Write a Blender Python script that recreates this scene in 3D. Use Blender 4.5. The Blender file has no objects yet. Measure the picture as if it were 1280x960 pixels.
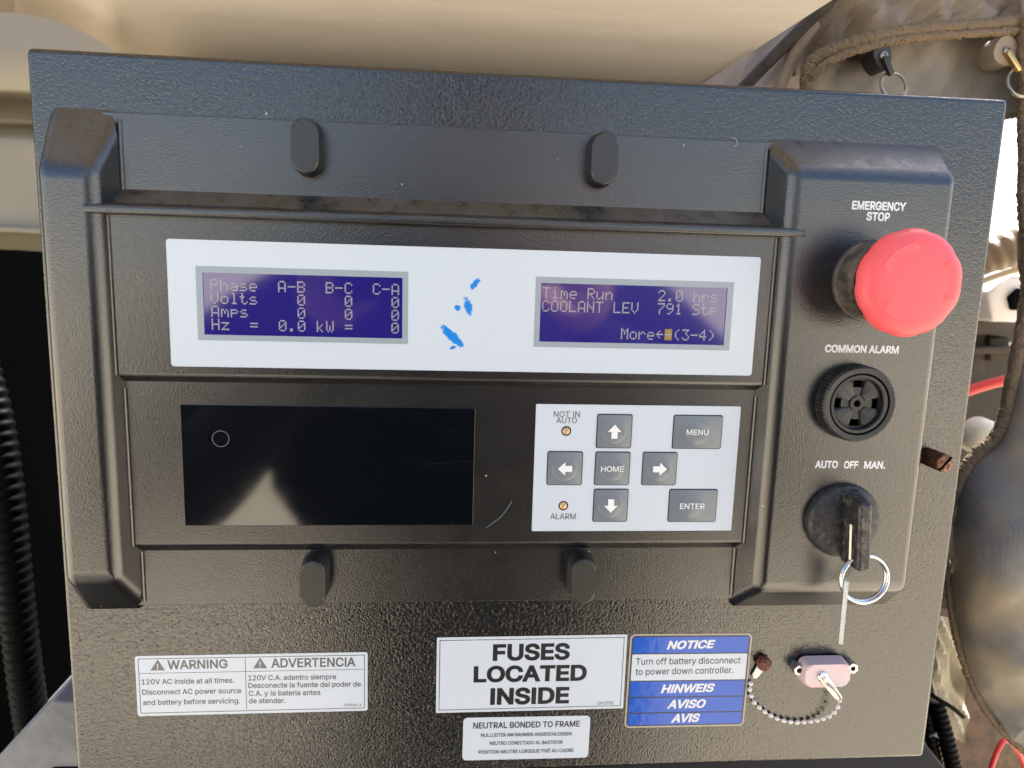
import bpy, bmesh, math, random
from mathutils import Vector, Matrix
from mathutils.geometry import tessellate_polygon
random.seed(7)
S = 0.001
Z0 = 1.39
scene = bpy.context.scene
COL = scene.collection
# ------------------------------------------------------------------ camera (pose solved from the photo)
R = [[0.99559063, -0.02956015, -0.08902525], [0.01465753, 0.98641570, -0.16361304], [0.09265233, 0.16158672, 0.98249950]]
CX, CY, CH = -17.86, -29.48, 318.53
FPX = 942.19
cd = bpy.data.cameras.new('camera'); cam = bpy.data.objects.new('camera', cd); COL.objects.link(cam)
cd.sensor_width = 36; cd.lens = FPX / 1280 * 36; cd.clip_start = 0.01; cd.clip_end = 2000
def pv(a): return Vector((a[0], a[2], -a[1]))          # panel axes (x right, y down, z into panel) -> world
xc, yc, zc = pv(R[0]), pv(R[1]), pv(R[2])
M = Matrix((( xc.x, -yc.x, -zc.x), (xc.y, -yc.y, -zc.y), (xc.z, -yc.z, -zc.z))).to_4x4()
M.translation = Vector((CX*S, -CH*S, Z0 - CY*S)); cam.matrix_world = M
cd.dof.use_dof = True; cd.dof.focus_distance = 0.318; cd.dof.aperture_fstop = 11
scene.camera = cam
# ------------------------------------------------------------------ sky, sun, exposure
SUN_EL, SUN_AZ = math.radians(54), math.radians(42)      # sun behind the panel, a little to the right
w = bpy.data.worlds.new('World'); scene.world = w; w.use_nodes = True
nt = w.node_tree; bg = nt.nodes['Background']; sk = nt.nodes.new('ShaderNodeTexSky')
sk.sky_type = 'NISHITA'; sk.sun_disc = False; sk.sun_elevation = SUN_EL; sk.sun_rotation = SUN_AZ
sk.dust_density = 2.5; sk.altitude = 200
nt.links.new(sk.outputs[0], bg.inputs[0]); bg.inputs[1].default_value = 0.09
sl = bpy.data.lights.new('sun', 'SUN'); sl.energy = 5.0; sl.angle = math.radians(0.53); sl.color = (1, .96, .91)
so = bpy.data.objects.new('sun', sl); COL.objects.link(so)
sd = Vector((math.sin(SUN_AZ)*math.cos(SUN_EL), math.cos(SUN_AZ)*math.cos(SUN_EL), math.sin(SUN_EL)))
so.rotation_euler = sd.to_track_quat('Z', 'Y').to_euler(); so.location = (0, 3, 6)
vs = scene.view_settings; vs.view_transform = 'Standard'; vs.look = 'None'; vs.exposure = 2.24; vs.gamma = 1
# ------------------------------------------------------------------ helpers
def W(x, y, h): return Vector((x*S, -h*S, Z0 - y*S))
def P(u, v, h=0.0):                                       # photo pixel + height above the plate -> panel mm
    a, b = (u-640)/FPX, (v-480)/FPX
    d = [R[0][i]*a + R[1][i]*b + R[2][i] for i in range(3)]
    t = (CH - h)/d[2]
    return Vector((CX + t*d[0], CY + t*d[1]))
def PW(u, v, h): p = P(u, v, h); return W(p.x, p.y, h)
class MB:
    def __init__(s): s.v = []; s.f = []; s.m = []
    def add(s, vs, fs, mi=0):
        o = len(s.v); s.v += [Vector(q) for q in vs]; s.f += [[i+o for i in f] for f in fs]; s.m += [mi]*len(fs); return s
    def build(s, name, mats, parent=None, smooth=True, ang=38, wn=False):
        if not isinstance(mats, (list, tuple)): mats = [mats]
        off = parent_world(parent) if parent else Vector((0, 0, 0))
        me = bpy.data.meshes.new(name); me.from_pydata([q - off for q in s.v], [], s.f)
        for m in mats: me.materials.append(m)
        me.polygons.foreach_set('material_index', s.m)
        if smooth:
            me.polygons.foreach_set('use_smooth', [True]*len(me.polygons)); me.set_sharp_from_angle(angle=math.radians(ang))
        me.update()
        ob = bpy.data.objects.new(name, me); COL.objects.link(ob)
        if parent: ob.parent = parent
        if wn:
            md = ob.modifiers.new('wn', 'WEIGHTED_NORMAL'); md.keep_sharp = True
        return ob
def parent_world(o):
    p = Vector((0, 0, 0))
    while o: p += o.location; o = o.parent
    return p
def tag(o, label=None, cat=None, group=None, kind=None):
    if label: o['label'] = label
    if cat: o['category'] = cat
    if group: o['group'] = group
    if kind: o['kind'] = kind
    return o
def thing(name, loc, label, cat, group=None):
    o = bpy.data.objects.new(name, None); o.empty_display_size = .02; COL.objects.link(o); o.location = loc
    return tag(o, label, cat, group)
def rect(x0, y0, x1, y1): return [(x0, y0), (x1, y0), (x1, y1), (x0, y1)]
def rrect(x0, y0, x1, y1, r, n=5):
    o = []
    for cx, cy, a0 in ((x1-r, y0+r, -90), (x1-r, y1-r, 0), (x0+r, y1-r, 90), (x0+r, y0+r, 180)):
        for i in range(n+1):
            a = math.radians(a0 + 90*i/n); o.append((cx + r*math.cos(a), cy + r*math.sin(a)))
    return o
def circ(cx, cy, r, n=32, a0=0): return [(cx + r*math.cos(a0+2*math.pi*i/n), cy + r*math.sin(a0+2*math.pi*i/n)) for i in range(n)]
def bm_out(bm):
    bm.verts.ensure_lookup_table(); bm.verts.index_update()
    return [v.co.copy() for v in bm.verts], [[v.index for v in f.verts] for f in bm.faces]
def solid(mb, base, top, h0, h1, bev=0, seg=3, mi=0, vbev=True):
    """prism between two outlines (panel mm), its free edges bevelled"""
    bm = bmesh.new(); n = len(base)
    b = [bm.verts.new((x, y, h0)) for x, y in base]; t = [bm.verts.new((x, y, h1)) for x, y in top]
    for i in range(n): bm.faces.new((b[i], b[(i+1) % n], t[(i+1) % n], t[i]))
    bm.faces.new(t); bm.faces.new(b[::-1])
    if bev:
        bs = set(b); es = []
        for e in bm.edges:
            nb = sum(v in bs for v in e.verts)
            if nb == 2 or (nb == 1 and not vbev): continue
            es.append(e)
        bmesh.ops.bevel(bm, geom=es, offset=bev, offset_type='OFFSET', segments=seg, profile=.5, affect='EDGES', clamp_overlap=True)
    bmesh.ops.recalc_face_normals(bm, faces=bm.faces)
    v, f = bm_out(bm); bm.free()
    return mb.add([W(*q) for q in v], [g[::-1] for g in f], mi) if False else mb.add([W(*q) for q in v], f, mi)
def plate_holes(mb, outer, holes, h0, h1, mi=0, back=True):
    """flat sheet with openings, with thickness"""
    bm = bmesh.new(); es = []
    loops = []
    for lp in [outer] + holes:
        vv = [bm.verts.new((x, y, 0)) for x, y in lp]; loops.append(vv)
        for i in range(len(vv)): es.append(bm.edges.new((vv[i], vv[(i+1) % len(vv)])))
    bmesh.ops.triangle_fill(bm, use_beauty=True, use_dissolve=False, edges=es)
    bm.verts.index_update()
    v = [q.co.copy() for q in bm.verts]; fs = [[q.index for q in f.verts] for f in bm.faces]
    li = [[q.index for q in l] for l in loops]; bm.free()
    n = len(v)
    def nz(f): a, b, c = (v[f[i]] for i in range(3)); return (b-a).cross(c-a).z
    fs = [f if nz(f) > 0 else f[::-1] for f in fs]          # counter-clockwise in x, y-down -> flipped in world, fixed below
    V = [W(q.x, q.y, h1) for q in v] + [W(q.x, q.y, h0) for q in v]
    F = [f[::-1] for f in fs]
    F = [list(f) for f in F]
    for l in li:
        for i in range(len(l)): a, b = l[i], l[(i+1) % len(l)]; F.append([a, b, b+n, a+n])
    bm = bmesh.new(); q = [bm.verts.new(x) for x in V]
    for f in F:
        try: bm.faces.new([q[i] for i in f])
        except ValueError: pass
    bmesh.ops.recalc_face_normals(bm, faces=bm.faces)
    # the open shell may be flipped: make the top look out of the panel (-Y)
    s = sum(f.normal.y for f in bm.faces if abs(f.normal.y) > .9)
    if s > 0: bmesh.ops.reverse_faces(bm, faces=bm.faces)
    vv, ff = bm_out(bm); bm.free()
    return mb.add(vv, ff, mi)
def sheet(mb, poly, h, mi=0):
    """flat print: one face looking out of the panel"""
    a = sum(poly[i][0]*poly[(i+1) % len(poly)][1] - poly[(i+1) % len(poly)][0]*poly[i][1] for i in range(len(poly)))
    pts = poly if a < 0 else poly[::-1]
    return mb.add([W(x, y, h) for x, y in pts], [list(range(len(pts)))], mi)
def ring2(mb, lo, li, h, mi=0):
    n = len(lo); V = [W(x, y, h) for x, y in lo] + [W(x, y, h) for x, y in li]
    F = [[i, i+n, (i+1) % n + n, (i+1) % n] for i in range(n)]
    nr = (V[F[0][1]]-V[F[0][0]]).cross(V[F[0][2]]-V[F[0][1]])
    if nr.y > 0: F = [f[::-1] for f in F]
    return mb.add(V, F, mi)
def lathe(mb, cx, cy, prof, n=48, mi=0, rmod=None):
    """turned part about an axis out of the panel; profile runs from the front centre outwards and back"""
    V = []; F = []; k = len(prof)
    for i in range(n):
        a = 2*math.pi*i/n
        for j, (r, h) in enumerate(prof):
            rr = r*(rmod(a, j) if rmod else 1); V.append(W(cx + rr*math.cos(a), cy + rr*math.sin(a), h))
    for i in range(n):
        for j in range(k-1):
            a, b = i*k+j, ((i+1) % n)*k+j
            F.append([a, a+1, b+1, b])
    if prof[0][0] > 1e-6: pass
    else:
        c = len(V); V.append(W(cx, cy, prof[0][1])); F = [f for f in F if f[0] % k != 0]
        F += [[c, i*k+1, ((i+1) % n)*k+1] for i in range(n)]
    bm = bmesh.new(); q = [bm.verts.new(x) for x in V]
    for f in F:
        try: bm.faces.new([q[i] for i in f])
        except ValueError: pass
    loose = [x for x in bm.verts if not x.link_faces]; bmesh.ops.delete(bm, geom=loose, context='VERTS')
    bmesh.ops.recalc_face_normals(bm, faces=bm.faces)
    c = W(cx, cy, (prof[0][1]+prof[-1][1])/2)
    s = sum((f.calc_center_median()-c).dot(f.normal)*f.calc_area() for f in bm.faces)
    if s < 0: bmesh.ops.reverse_faces(bm, faces=bm.faces)
    v, f = bm_out(bm); bm.free(); return mb.add(v, f, mi)
def tube(mb, pts, r, n=12, mi=0, ridge=0, per=0, closed=False, sub=6, cap=True):
    """tube along world points; ridge > 0 makes a corrugated hose with rings every per metres"""
    P_ = catmull(pts, sub, closed) if len(pts) > 2 and sub > 1 else [Vector(p) for p in pts]
    if ridge:
        L = [0]
        for i in range(1, len(P_)): L.append(L[-1] + (P_[i]-P_[i-1]).length)
        m = max(8, int(L[-1]/per*6)); Q = []; j = 0
        for i in range(m+1):
            d = L[-1]*i/m
            while j < len(L)-2 and L[j+1] < d: j += 1
            Q.append(P_[j].lerp(P_[j+1], (d-L[j])/max(1e-9, L[j+1]-L[j])))
        rr = [r*(1 + ridge*(1 if (i % 6) in (0, 1, 2) else -1)*(1 if (i % 6) in (1, 4) else .6)) for i in range(m+1)]; P_ = Q
    else: rr = [r]*len(P_) if not callable(r) else [r(i/(len(P_)-1)) for i in range(len(P_))]
    V = []; F = []; k = len(P_); up = None
    for i in range(k):
        if closed: t = P_[(i+1) % k] - P_[i-1]
        else: t = P_[min(i+1, k-1)] - P_[max(i-1, 0)]
        t.normalize()
        if up is None:
            up = Vector((0, 0, 1)) if abs(t.z) < .9 else Vector((0, 1, 0))
        a = (up - t*up.dot(t)).normalized(); up = a; b = t.cross(a)
        for j in range(n):
            q = 2*math.pi*j/n; V.append(P_[i] + (a*math.cos(q) + b*math.sin(q))*rr[i])
    for i in range(k if closed else k-1):
        for j in range(n):
            F.append([i*n+j, i*n+(j+1) % n, ((i+1) % k)*n+(j+1) % n, ((i+1) % k)*n+j])
    if not closed and cap: F.append(list(range(n))[::-1]); F.append([(k-1)*n+j for j in range(n)])
    return mb.add(V, F, mi)
def catmull(pts, sub, closed=False):
    p = [Vector(q) for q in pts]; n = len(p); o = []
    for i in range(n if closed else n-1):
        if closed: a, b, c, d = p[i-1], p[i], p[(i+1) % n], p[(i+2) % n]
        else: a, b, c, d = p[max(i-1, 0)], p[i], p[i+1], p[min(i+2, n-1)]
        for k in range(sub):
            t = k/sub
            o.append(.5*((2*b) + (c-a)*t + (2*a-5*b+4*c-d)*t*t + (3*b-a-3*c+d)*t**3))
    if not closed: o.append(p[-1])
    return o
def surf(mb, grid, su=6, sv=6, mi=0, th=0, wob=None):
    """smooth cloth or sheet metal through a grid of world points; th gives it a back"""
    rows = [catmull(r, su) for r in grid]; cols = []
    for i in range(len(rows[0])): cols.append(catmull([r[i] for r in rows], sv))
    nu, nv = len(cols), len(cols[0]); V = [q for c in cols for q in c]
    if wob: V = [wob(q) for q in V]
    F = [[i*nv+j, i*nv+j+1, (i+1)*nv+j+1, (i+1)*nv+j] for i in range(nu-1) for j in range(nv-1)]
    n0 = (V[F[0][1]]-V[F[0][0]]).cross(V[F[0][2]]-V[F[0][1]])
    if n0.y > 0: F = [f[::-1] for f in F]
    if th:
        k = len(V); V2 = [q + Vector((0, th*S, 0)) for q in V]
        V = V + V2; B = [[i+k for i in f[::-1]] for f in F]
        E = []
        for i in range(nu-1): E += [[i*nv, (i+1)*nv, (i+1)*nv+k, i*nv+k], [i*nv+nv-1, i*nv+nv-1+k, (i+1)*nv+nv-1+k, (i+1)*nv+nv-1]]
        for j in range(nv-1): E += [[j, j+k, j+1+k, j+1], [(nu-1)*nv+j, (nu-1)*nv+j+1, (nu-1)*nv+j+1+k, (nu-1)*nv+j+k]]
        F = F + B + E
    return mb.add(V, F, mi)
# ---- lettering
_tc = {}
try: FONT = bpy.data.fonts.load(bpy.utils.system_resource('DATAFILES', path='fonts') + '/Inter.woff2')   # the sans that ships with Blender
except Exception: FONT = None
def text_geo(s, bold=0, shear=0, space=1):
    k = (s, bold, shear, space)
    if k in _tc: return _tc[k]
    cu = bpy.data.curves.new('txt', 'FONT'); cu.body = s.replace('I', '\u2160').replace('l', '\u2160') if FONT else s; cu.size = 1; cu.shear = shear; cu.space_character = space
    cu.resolution_u = 3; cu.fill_mode = 'NONE'
    if FONT: cu.font = FONT
    ob = bpy.data.objects.new('txt', cu); COL.objects.link(ob); bpy.context.view_layer.update()
    dg = bpy.context.evaluated_depsgraph_get(); me = ob.evaluated_get(dg).to_mesh()
    w_ = [Vector((q.co.x, q.co.y)) for q in me.vertices]; ed = [tuple(e.vertices) for e in me.edges]; ob.evaluated_get(dg).to_mesh_clear()
    nxt = {}
    for a, c in ed: nxt.setdefault(a, []).append(c); nxt.setdefault(c, []).append(a)
    seen = set(); loops = []
    for a0 in sorted(nxt):
        if a0 in seen: continue
        lp = [a0]; seen.add(a0); cur = a0
        while True:
            n_ = [q for q in nxt[cur] if q not in seen]
            if not n_: break
            cur = a0 + 1 if cur == a0 and a0 + 1 in n_ else n_[0]; lp.append(cur); seen.add(cur)
        if len(lp) > 2: loops.append(lp)
    def sa(lp): return sum(w_[lp[i]].x*w_[lp[(i+1) % len(lp)]].y - w_[lp[(i+1) % len(lp)]].x*w_[lp[i]].y for i in range(len(lp)))/2
    def inside(p, lp):
        r = False
        for i in range(len(lp)):
            a, c = w_[lp[i]], w_[lp[i-1]]
            if (a.y > p.y) != (c.y > p.y) and p.x < (c.x-a.x)*(p.y-a.y)/(c.y-a.y) + a.x: r = not r
        return r
    ars = [sa(lp) for lp in loops]; sg = 1 if max(ars, key=abs) > 0 else -1
    v = []; f = []
    for lp, ar in zip(loops, ars):                          # each outline with its own counters, so overlapping strokes fill cleanly
        if ar*sg <= 0: continue
        hs = [l2 for l2, a2 in zip(loops, ars) if a2*sg < 0 and inside(w_[l2[0]], lp)]
        pl = [[w_[q].to_3d() for q in l] for l in [lp] + hs]; o = len(v); v += [(q.x, q.y) for l in pl for q in l]
        f += [[o+q for q in t] for t in tessellate_polygon(pl)]
    nf = len(f)
    if bold:                                                # heavier strokes: a rim laid along every outline
        for a, c in ed:
            d = w_[c] - w_[a]; L = d.length
            if L < 1e-6: continue
            d /= L; nrm = Vector((d.y, -d.x)); ext = min(bold*.95, L*.5 + bold*.3); o = len(v)
            p0 = w_[a] - d*ext; p1 = w_[c] + d*ext
            v += [tuple(p0 - nrm*bold), tuple(p1 - nrm*bold), tuple(p1 + nrm*bold), tuple(p0 + nrm*bold)]; f.append([o, o+1, o+2, o+3])
    bpy.data.objects.remove(ob); bpy.data.curves.remove(cu)
    _tc[k] = (v, f, nf); return _tc[k]
def cap_of(bold): v, f, nf = text_geo('H', bold); return max(q[1] for q in v) - min(q[1] for q in v), min(q[1] for q in v)
def put_text(mb, s, uL, vL, uR, vR, cap, h, mi=0, bold=0.0, shear=0.0, space=1):
    """flat print whose baseline runs between two points of the panel face at height h"""
    a, b = P(uL, vL, h), P(uR, vR, h); d = b-a; L = d.length; d.normalize(); up = Vector((d.y, -d.x))
    c = (P(uL, vL-cap, h)-a).length; H, y0 = cap_of(bold)
    v, f, nf = text_geo(s, bold, shear, space); x0 = min(q[0] for q in v); x1 = max(q[0] for q in v)
    V = []; G = []
    for k, g in enumerate(f):                               # every piece a few micrometres apart, so that none share a plane
        dh = .006*(k % 5) if k < nf else .034 + .006*(k % 6); g2 = []
        for i in g:
            x, y = v[i]; q = a + d*((x-x0)/(x1-x0)*L) + up*((y-y0)/H*c); g2.append(len(V)); V.append(W(q.x, q.y, h - dh))
        G.append(g2)
    f = G
    F = []
    for g in f:
        nr = (V[g[1]]-V[g[0]]).cross(V[g[2]]-V[g[1]])
        F.append(g if nr.y < 0 else g[::-1])
    return mb.add(V, F, mi)
# ------------------------------------------------------------------ materials
def mat(name, base=(.5, .5, .5), rough=.5, metal=0, spec=.5, coat=0, coat_r=.1, emit=None, es=0):
    m = bpy.data.materials.new(name); m.use_nodes = True; b = m.node_tree.nodes['Principled BSDF']
    b.inputs['Base Color'].default_value = (*base, 1); b.inputs['Roughness'].default_value = rough; b.inputs['Metallic'].default_value = metal
    b.inputs['Specular IOR Level'].default_value = spec; b.inputs['Coat Weight'].default_value = coat; b.inputs['Coat Roughness'].default_value = coat_r
    if emit: b.inputs['Emission Color'].default_value = (*emit, 1); b.inputs['Emission Strength'].default_value = es
    return m
class N:
    def __init__(s, m): s.t = m.node_tree; s.b = s.t.nodes['Principled BSDF']; s.co = s.t.nodes.new('ShaderNodeTexCoord').outputs['Object']
    def new(s, ty, **kw):
        n = s.t.nodes.new(ty)
        for k, v in kw.items(): setattr(n, k, v)
        return n
    def L(s, a, b): s.t.links.new(a, b)
    def noise(s, scale, detail=2, rough=.5, co=None, dist=0):
        n = s.new('ShaderNodeTexNoise'); n.inputs['Scale'].default_value = scale; n.inputs['Detail'].default_value = detail
        n.inputs['Roughness'].default_value = rough; n.inputs['Distortion'].default_value = dist; s.L(co or s.co, n.inputs['Vector']); return n.outputs['Fac']
    def voro(s, scale, feature='F1', co=None):
        n = s.new('ShaderNodeTexVoronoi', feature=feature); n.inputs['Scale'].default_value = scale; s.L(co or s.co, n.inputs['Vector']); return n.outputs['Distance'], n.outputs.get('Color')
    def ramp(s, f, a, b, ca=(0, 0, 0), cb=(1, 1, 1)):
        n = s.new('ShaderNodeValToRGB'); s.L(f, n.inputs[0]); e = n.color_ramp.elements
        e[0].position = a; e[1].position = b; e[0].color = (*ca, 1); e[1].color = (*cb, 1); return n.outputs[0]
    def math(s, op, a, b=0.0, c=None):
        n = s.new('ShaderNodeMath', operation=op)
        for i, q in enumerate((a, b) if c is None else (a, b, c)):
            if isinstance(q, (int, float)): n.inputs[i].default_value = q
            else: s.L(q, n.inputs[i])
        return n.outputs[0]
    def mix(s, fac, a, b):
        n = s.new('ShaderNodeMix', data_type='RGBA')
        for k, q in ((0, fac), (6, a), (7, b)):
            if isinstance(q, (int, float)): n.inputs[k].default_value = q
            elif isinstance(q, tuple): n.inputs[k].default_value = (*q, 1)
            else: s.L(q, n.inputs[k])
        return n.outputs[2]
    def bump(s, f, dist, strength=1, prev=None):
        n = s.new('ShaderNodeBump'); n.inputs['Distance'].default_value = dist; n.inputs['Strength'].default_value = strength
        s.L(f, n.inputs['Height'])
        if prev: s.L(prev, n.inputs['Normal'])
        s.L(n.outputs[0], s.b.inputs['Normal']); return n.outputs[0]
    def color(s, c): s.L(c, s.b.inputs['Base Color'])
    def rough(s, c): s.L(c, s.b.inputs['Roughness'])
def specks(k, base, col, scale=120, thr=.012, amount=1.0):
    """tiny pale dust specks: only a few Voronoi cells carry one"""
    d, c = k.voro(scale); sep = k.new('ShaderNodeSeparateColor'); k.L(c, sep.inputs[0])
    pick = k.math('LESS_THAN', sep.outputs[0], .07)
    rad = k.math('MULTIPLY', sep.outputs[1], .065)
    return k.mix(k.math('MULTIPLY', k.math('MULTIPLY', pick, k.math('LESS_THAN', d, rad)), amount), base, col)

def housing_material():
    m = mat('black_moulded_plastic', (.007, .007, .0075), .36, spec=1.0); k = N(m)
    n1 = k.noise(2300, 2, .6); n2 = k.noise(1250, 2, .5)
    k.bump(k.math('ADD', k.math('MULTIPLY', n1, .85), n2), .00010, .8); k.b.inputs['IOR'].default_value = 1.54
    dirt = k.ramp(k.noise(38, 5, .65), .56, .78)
    c = k.mix(k.math('MULTIPLY', dirt, .05), (.007, .007, .0075), (.12, .11, .095))
    geo = k.new('ShaderNodeNewGeometry'); sx = k.new('ShaderNodeSeparateXYZ'); k.L(geo.outputs['True Normal'], sx.inputs[0])
    up = k.ramp(sx.outputs[2], .30, .60); du = k.math('MULTIPLY', up, k.ramp(k.noise(150, 6, .75), .35, .75))
    c = k.mix(k.math('MULTIPLY', du, .5), c, (.13, .125, .12)); up_r = du
    fine = k.ramp(k.noise(2600, 1), .62, .8)
    c = k.mix(k.math('MULTIPLY', fine, .03), c, (.3, .29, .27))
    c = specks(k, c, (.55, .54, .5), 190)
    k.color(c); k.rough(k.math('ADD', k.math('MULTIPLY', up_r, .4), k.math('MULTIPLY_ADD', k.noise(60, 4), .12, .17))); return m
def powder_material():
    m = mat('black_wrinkle_powder_coat', (.006, .006, .0065), .24, spec=1.0); k = N(m)
    n1 = k.noise(620, 2, .5, dist=.6); ridge = k.math('ABSOLUTE', k.math('SUBTRACT', n1, .5)); n2 = k.noise(1100, 2, .5)
    hgt = k.math('SUBTRACT', k.math('MULTIPLY', n2, .40), k.math('MINIMUM', k.math('MULTIPLY', ridge, 2.4), .5))
    k.bump(hgt, .00016, .8); k.b.inputs['IOR'].default_value = 1.5
    dirt = k.ramp(k.noise(25, 5, .7), .55, .8)
    c = k.mix(k.math('MULTIPLY', dirt, .04), (.006, .006, .0065), (.13, .115, .095)); c = specks(k, c, (.5, .48, .43), 170)
    k.color(c); k.rough(k.math('MULTIPLY_ADD', k.noise(45, 3), .12, .11)); return m
M_house = housing_material(); M_plate = powder_material()
M_clip = mat('black_clip_plastic', (.008, .008, .0085), .40, spec=.8); k_ = N(M_clip); k_.bump(k_.noise(1700, 2), .00012, .7)
M_black = mat('matt_black', (.003, .003, .003), .8, spec=.05)
M_smooth = mat('black_smooth_plastic', (.016, .016, .017), .42)
def white_panel():
    m = mat('white_overlay_film', (.57, .63, .69), .28, spec=.4); k = N(m)
    # blue marker smears beside the middle, faint grime
    g = k.noise(260, 4, .7); mask = None
    sep = k.new('ShaderNodeSeparateXYZ'); k.L(k.co, sep.inputs[0])
    for (cx, cz, a, lx, ly) in SMEAR:
        dx = k.math('SUBTRACT', sep.outputs[0], cx); dz = k.math('SUBTRACT', sep.outputs[2], cz)
        ca, sa = math.cos(a), math.sin(a)
        u = k.math('ADD', k.math('MULTIPLY', dx, ca), k.math('MULTIPLY', dz, sa)); v = k.math('SUBTRACT', k.math('MULTIPLY', dz, ca), k.math('MULTIPLY', dx, sa))
        u = k.math('DIVIDE', u, lx); v = k.math('DIVIDE', v, ly)
        e = k.math('SUBTRACT', 1.0, k.math('ADD', k.math('MULTIPLY', u, u), k.math('MULTIPLY', v, v)))
        e = k.math('MAXIMUM', e, 0.0)
        mask = e if mask is None else k.math('MAXIMUM', mask, e)
    mk = k.math('MULTIPLY', k.ramp(k.math('MULTIPLY', k.math('ADD', mask, k.math('MULTIPLY', k.noise(480, 9, .85), 3.6)), .25), .535, .575), k.math('MINIMUM', k.math('MULTIPLY', mask, 8.0), 1.0))
    c = k.mix(k.math('MULTIPLY', k.ramp(k.noise(90, 6, .75), .62, .75), .12), (.57, .63, .69), (.42, .45, .48))
    c = k.mix(mk, c, (.01, .22, .68)); c = specks(k, c, (.42, .42, .42), 90)
    k.color(c); k.bump(k.noise(120, 2), .00006, .3); return m
M_white = None
M_label = mat('white_label_vinyl', (.58, .635, .70), .25, spec=.5)
M_labelb = mat('blue_label_vinyl', (.002, .085, .50), .14, spec=.5)
for m_, d_ in ((M_label, .00005), (M_labelb, .00013)):
    k_ = N(m_); k_.bump(k_.noise(240, 2), d_, .5)
M_edge = mat('clear_label_edge', (.42, .37, .31), .3)
M_ink = mat('black_print', (.018, .018, .02), .3)
M_inkg = mat('grey_print', (.13, .13, .13), .25)  # on the warning sticker this grey stands in for reflected glare
M_inkw = mat('white_print', (.80, .80, .80), .4)
M_grey = mat('grey_printed_frame', (.30, .35, .39), .3)
M_key = mat('grey_key_film', (.17, .195, .22), .26)
M_keye = mat('key_outline_print', (.02, .022, .026), .3)
M_dome = mat('key_dome_film', (.185, .21, .235), .2)
M_led = mat('unlit_amber_led', (.55, .36, .16), .12, spec=.8, coat=1)
M_lcd = mat('blue_lcd_glass', (.006, .005, .045), .07, spec=1.0, emit=(.022, .014, .20), es=.15)
M_dot = mat('lcd_lit_dot', (.17, .16, .17), .2, emit=(.50, .46, .46), es=.085)
M_amb = mat('lcd_cursor', (.2, .13, .02), .2, emit=(.6, .4, .05), es=.04)
def win_mat():
    m = mat('black_glossy_window', (.003, .004, .006), .05, spec=1.0); k = N(m)
    mp = k.new('ShaderNodeMapping'); mp.inputs['Scale'].default_value = (60, 60, 900); mp.inputs['Rotation'].default_value = (0, .12, 0); k.L(k.co, mp.inputs[0])
    s = k.ramp(k.noise(1.0, 3, .7, co=mp.outputs[0]), .60, .85); c = k.mix(k.math('MULTIPLY', s, .06), (.003, .004, .006), (.25, .26, .28))
    c = specks(k, c, (.5, .5, .5), 120); k.color(c); k.rough(k.math('MULTIPLY_ADD', k.noise(70, 4), .08, .02)); return m
M_win = win_mat()
def red_mat():
    m = mat('red_plastic', (.87, .105, .12), .46, spec=.5); k = N(m)
    k.color(specks(k, k.mix(k.ramp(k.noise(120, 4), .55, .75), (.87, .105, .12), (.80, .11, .12)), (.5, .12, .10), 130)); k.bump(k.noise(900, 1), .0001, .2); return m
M_red = red_mat()
def dusty(name, base, dust, lo=.5, hi=.7, amt=.7, rough=.45, sc=140):
    m = mat(name, base, rough); k = N(m); k.color(k.mix(k.math('MULTIPLY', k.ramp(k.noise(sc, 5, .7), lo, hi), amt), base, dust)); k.bump(k.noise(900, 2), .00015, .4); return m
M_collar = dusty('dusty_black_collar', (.014, .014, .014), (.20, .16, .12), .42, .66, .8, .45, 60)
M_knob = dusty('worn_black_knob', (.016, .016, .018), (.16, .15, .14), .45, .78, .45, .5, 420)
M_lever = dusty('scuffed_black_lever', (.016, .016, .018), (.28, .24, .19), .50, .72, .55, .45, 420)
M_steel = mat('bright_steel_wire', (.78, .79, .80), .16, metal=1)
M_bead = mat('pale_nickel_bead', (.78, .72, .67), .3)
M_tab = mat('dull_steel_tab', (.55, .53, .50), .34, metal=.8)
M_zinc = dusty('zinc_plated_steel', (.62, .61, .58), (.42, .36, .26), .5, .7, .5, .32, 300); M_zinc.node_tree.nodes['Principled BSDF'].inputs['Metallic'].default_value = .9
def rust(name, a, b, metal=.3, rough=.6, sc=700):
    m = mat(name, a, rough, metal); k = N(m); f = k.ramp(k.noise(sc, 5, .7), .40, .62); k.color(k.mix(f, a, b)); k.bump(k.noise(sc*1.5, 3), .0006, .8); return m
M_rust = rust('rusty_steel', (.05, .012, .008), (.24, .085, .05))
M_cu = rust('coppery_rusted_brass', (.06, .022, .014), (.34, .15, .085), .6, .42, 900)
M_pink = mat('faded_pink_plastic', (.70, .50, .51), .38); M_pink.node_tree.nodes['Principled BSDF'].inputs['Subsurface Weight'].default_value = .0
k_ = N(M_pink); k_.color(k_.mix(k_.ramp(k_.noise(160, 4), .45, .7), (.72, .51, .52), (.66, .56, .56)))
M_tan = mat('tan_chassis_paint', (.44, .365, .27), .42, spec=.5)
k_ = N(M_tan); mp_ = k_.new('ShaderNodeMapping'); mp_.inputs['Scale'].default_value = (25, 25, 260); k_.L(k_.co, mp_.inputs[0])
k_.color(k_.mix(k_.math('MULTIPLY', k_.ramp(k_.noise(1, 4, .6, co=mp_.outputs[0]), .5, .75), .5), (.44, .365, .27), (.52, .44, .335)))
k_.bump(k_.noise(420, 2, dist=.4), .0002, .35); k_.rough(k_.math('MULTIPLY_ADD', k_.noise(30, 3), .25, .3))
M_tan2 = mat('pale_tan_paint', (.20, .178, .13), .35, spec=.5)
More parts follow.
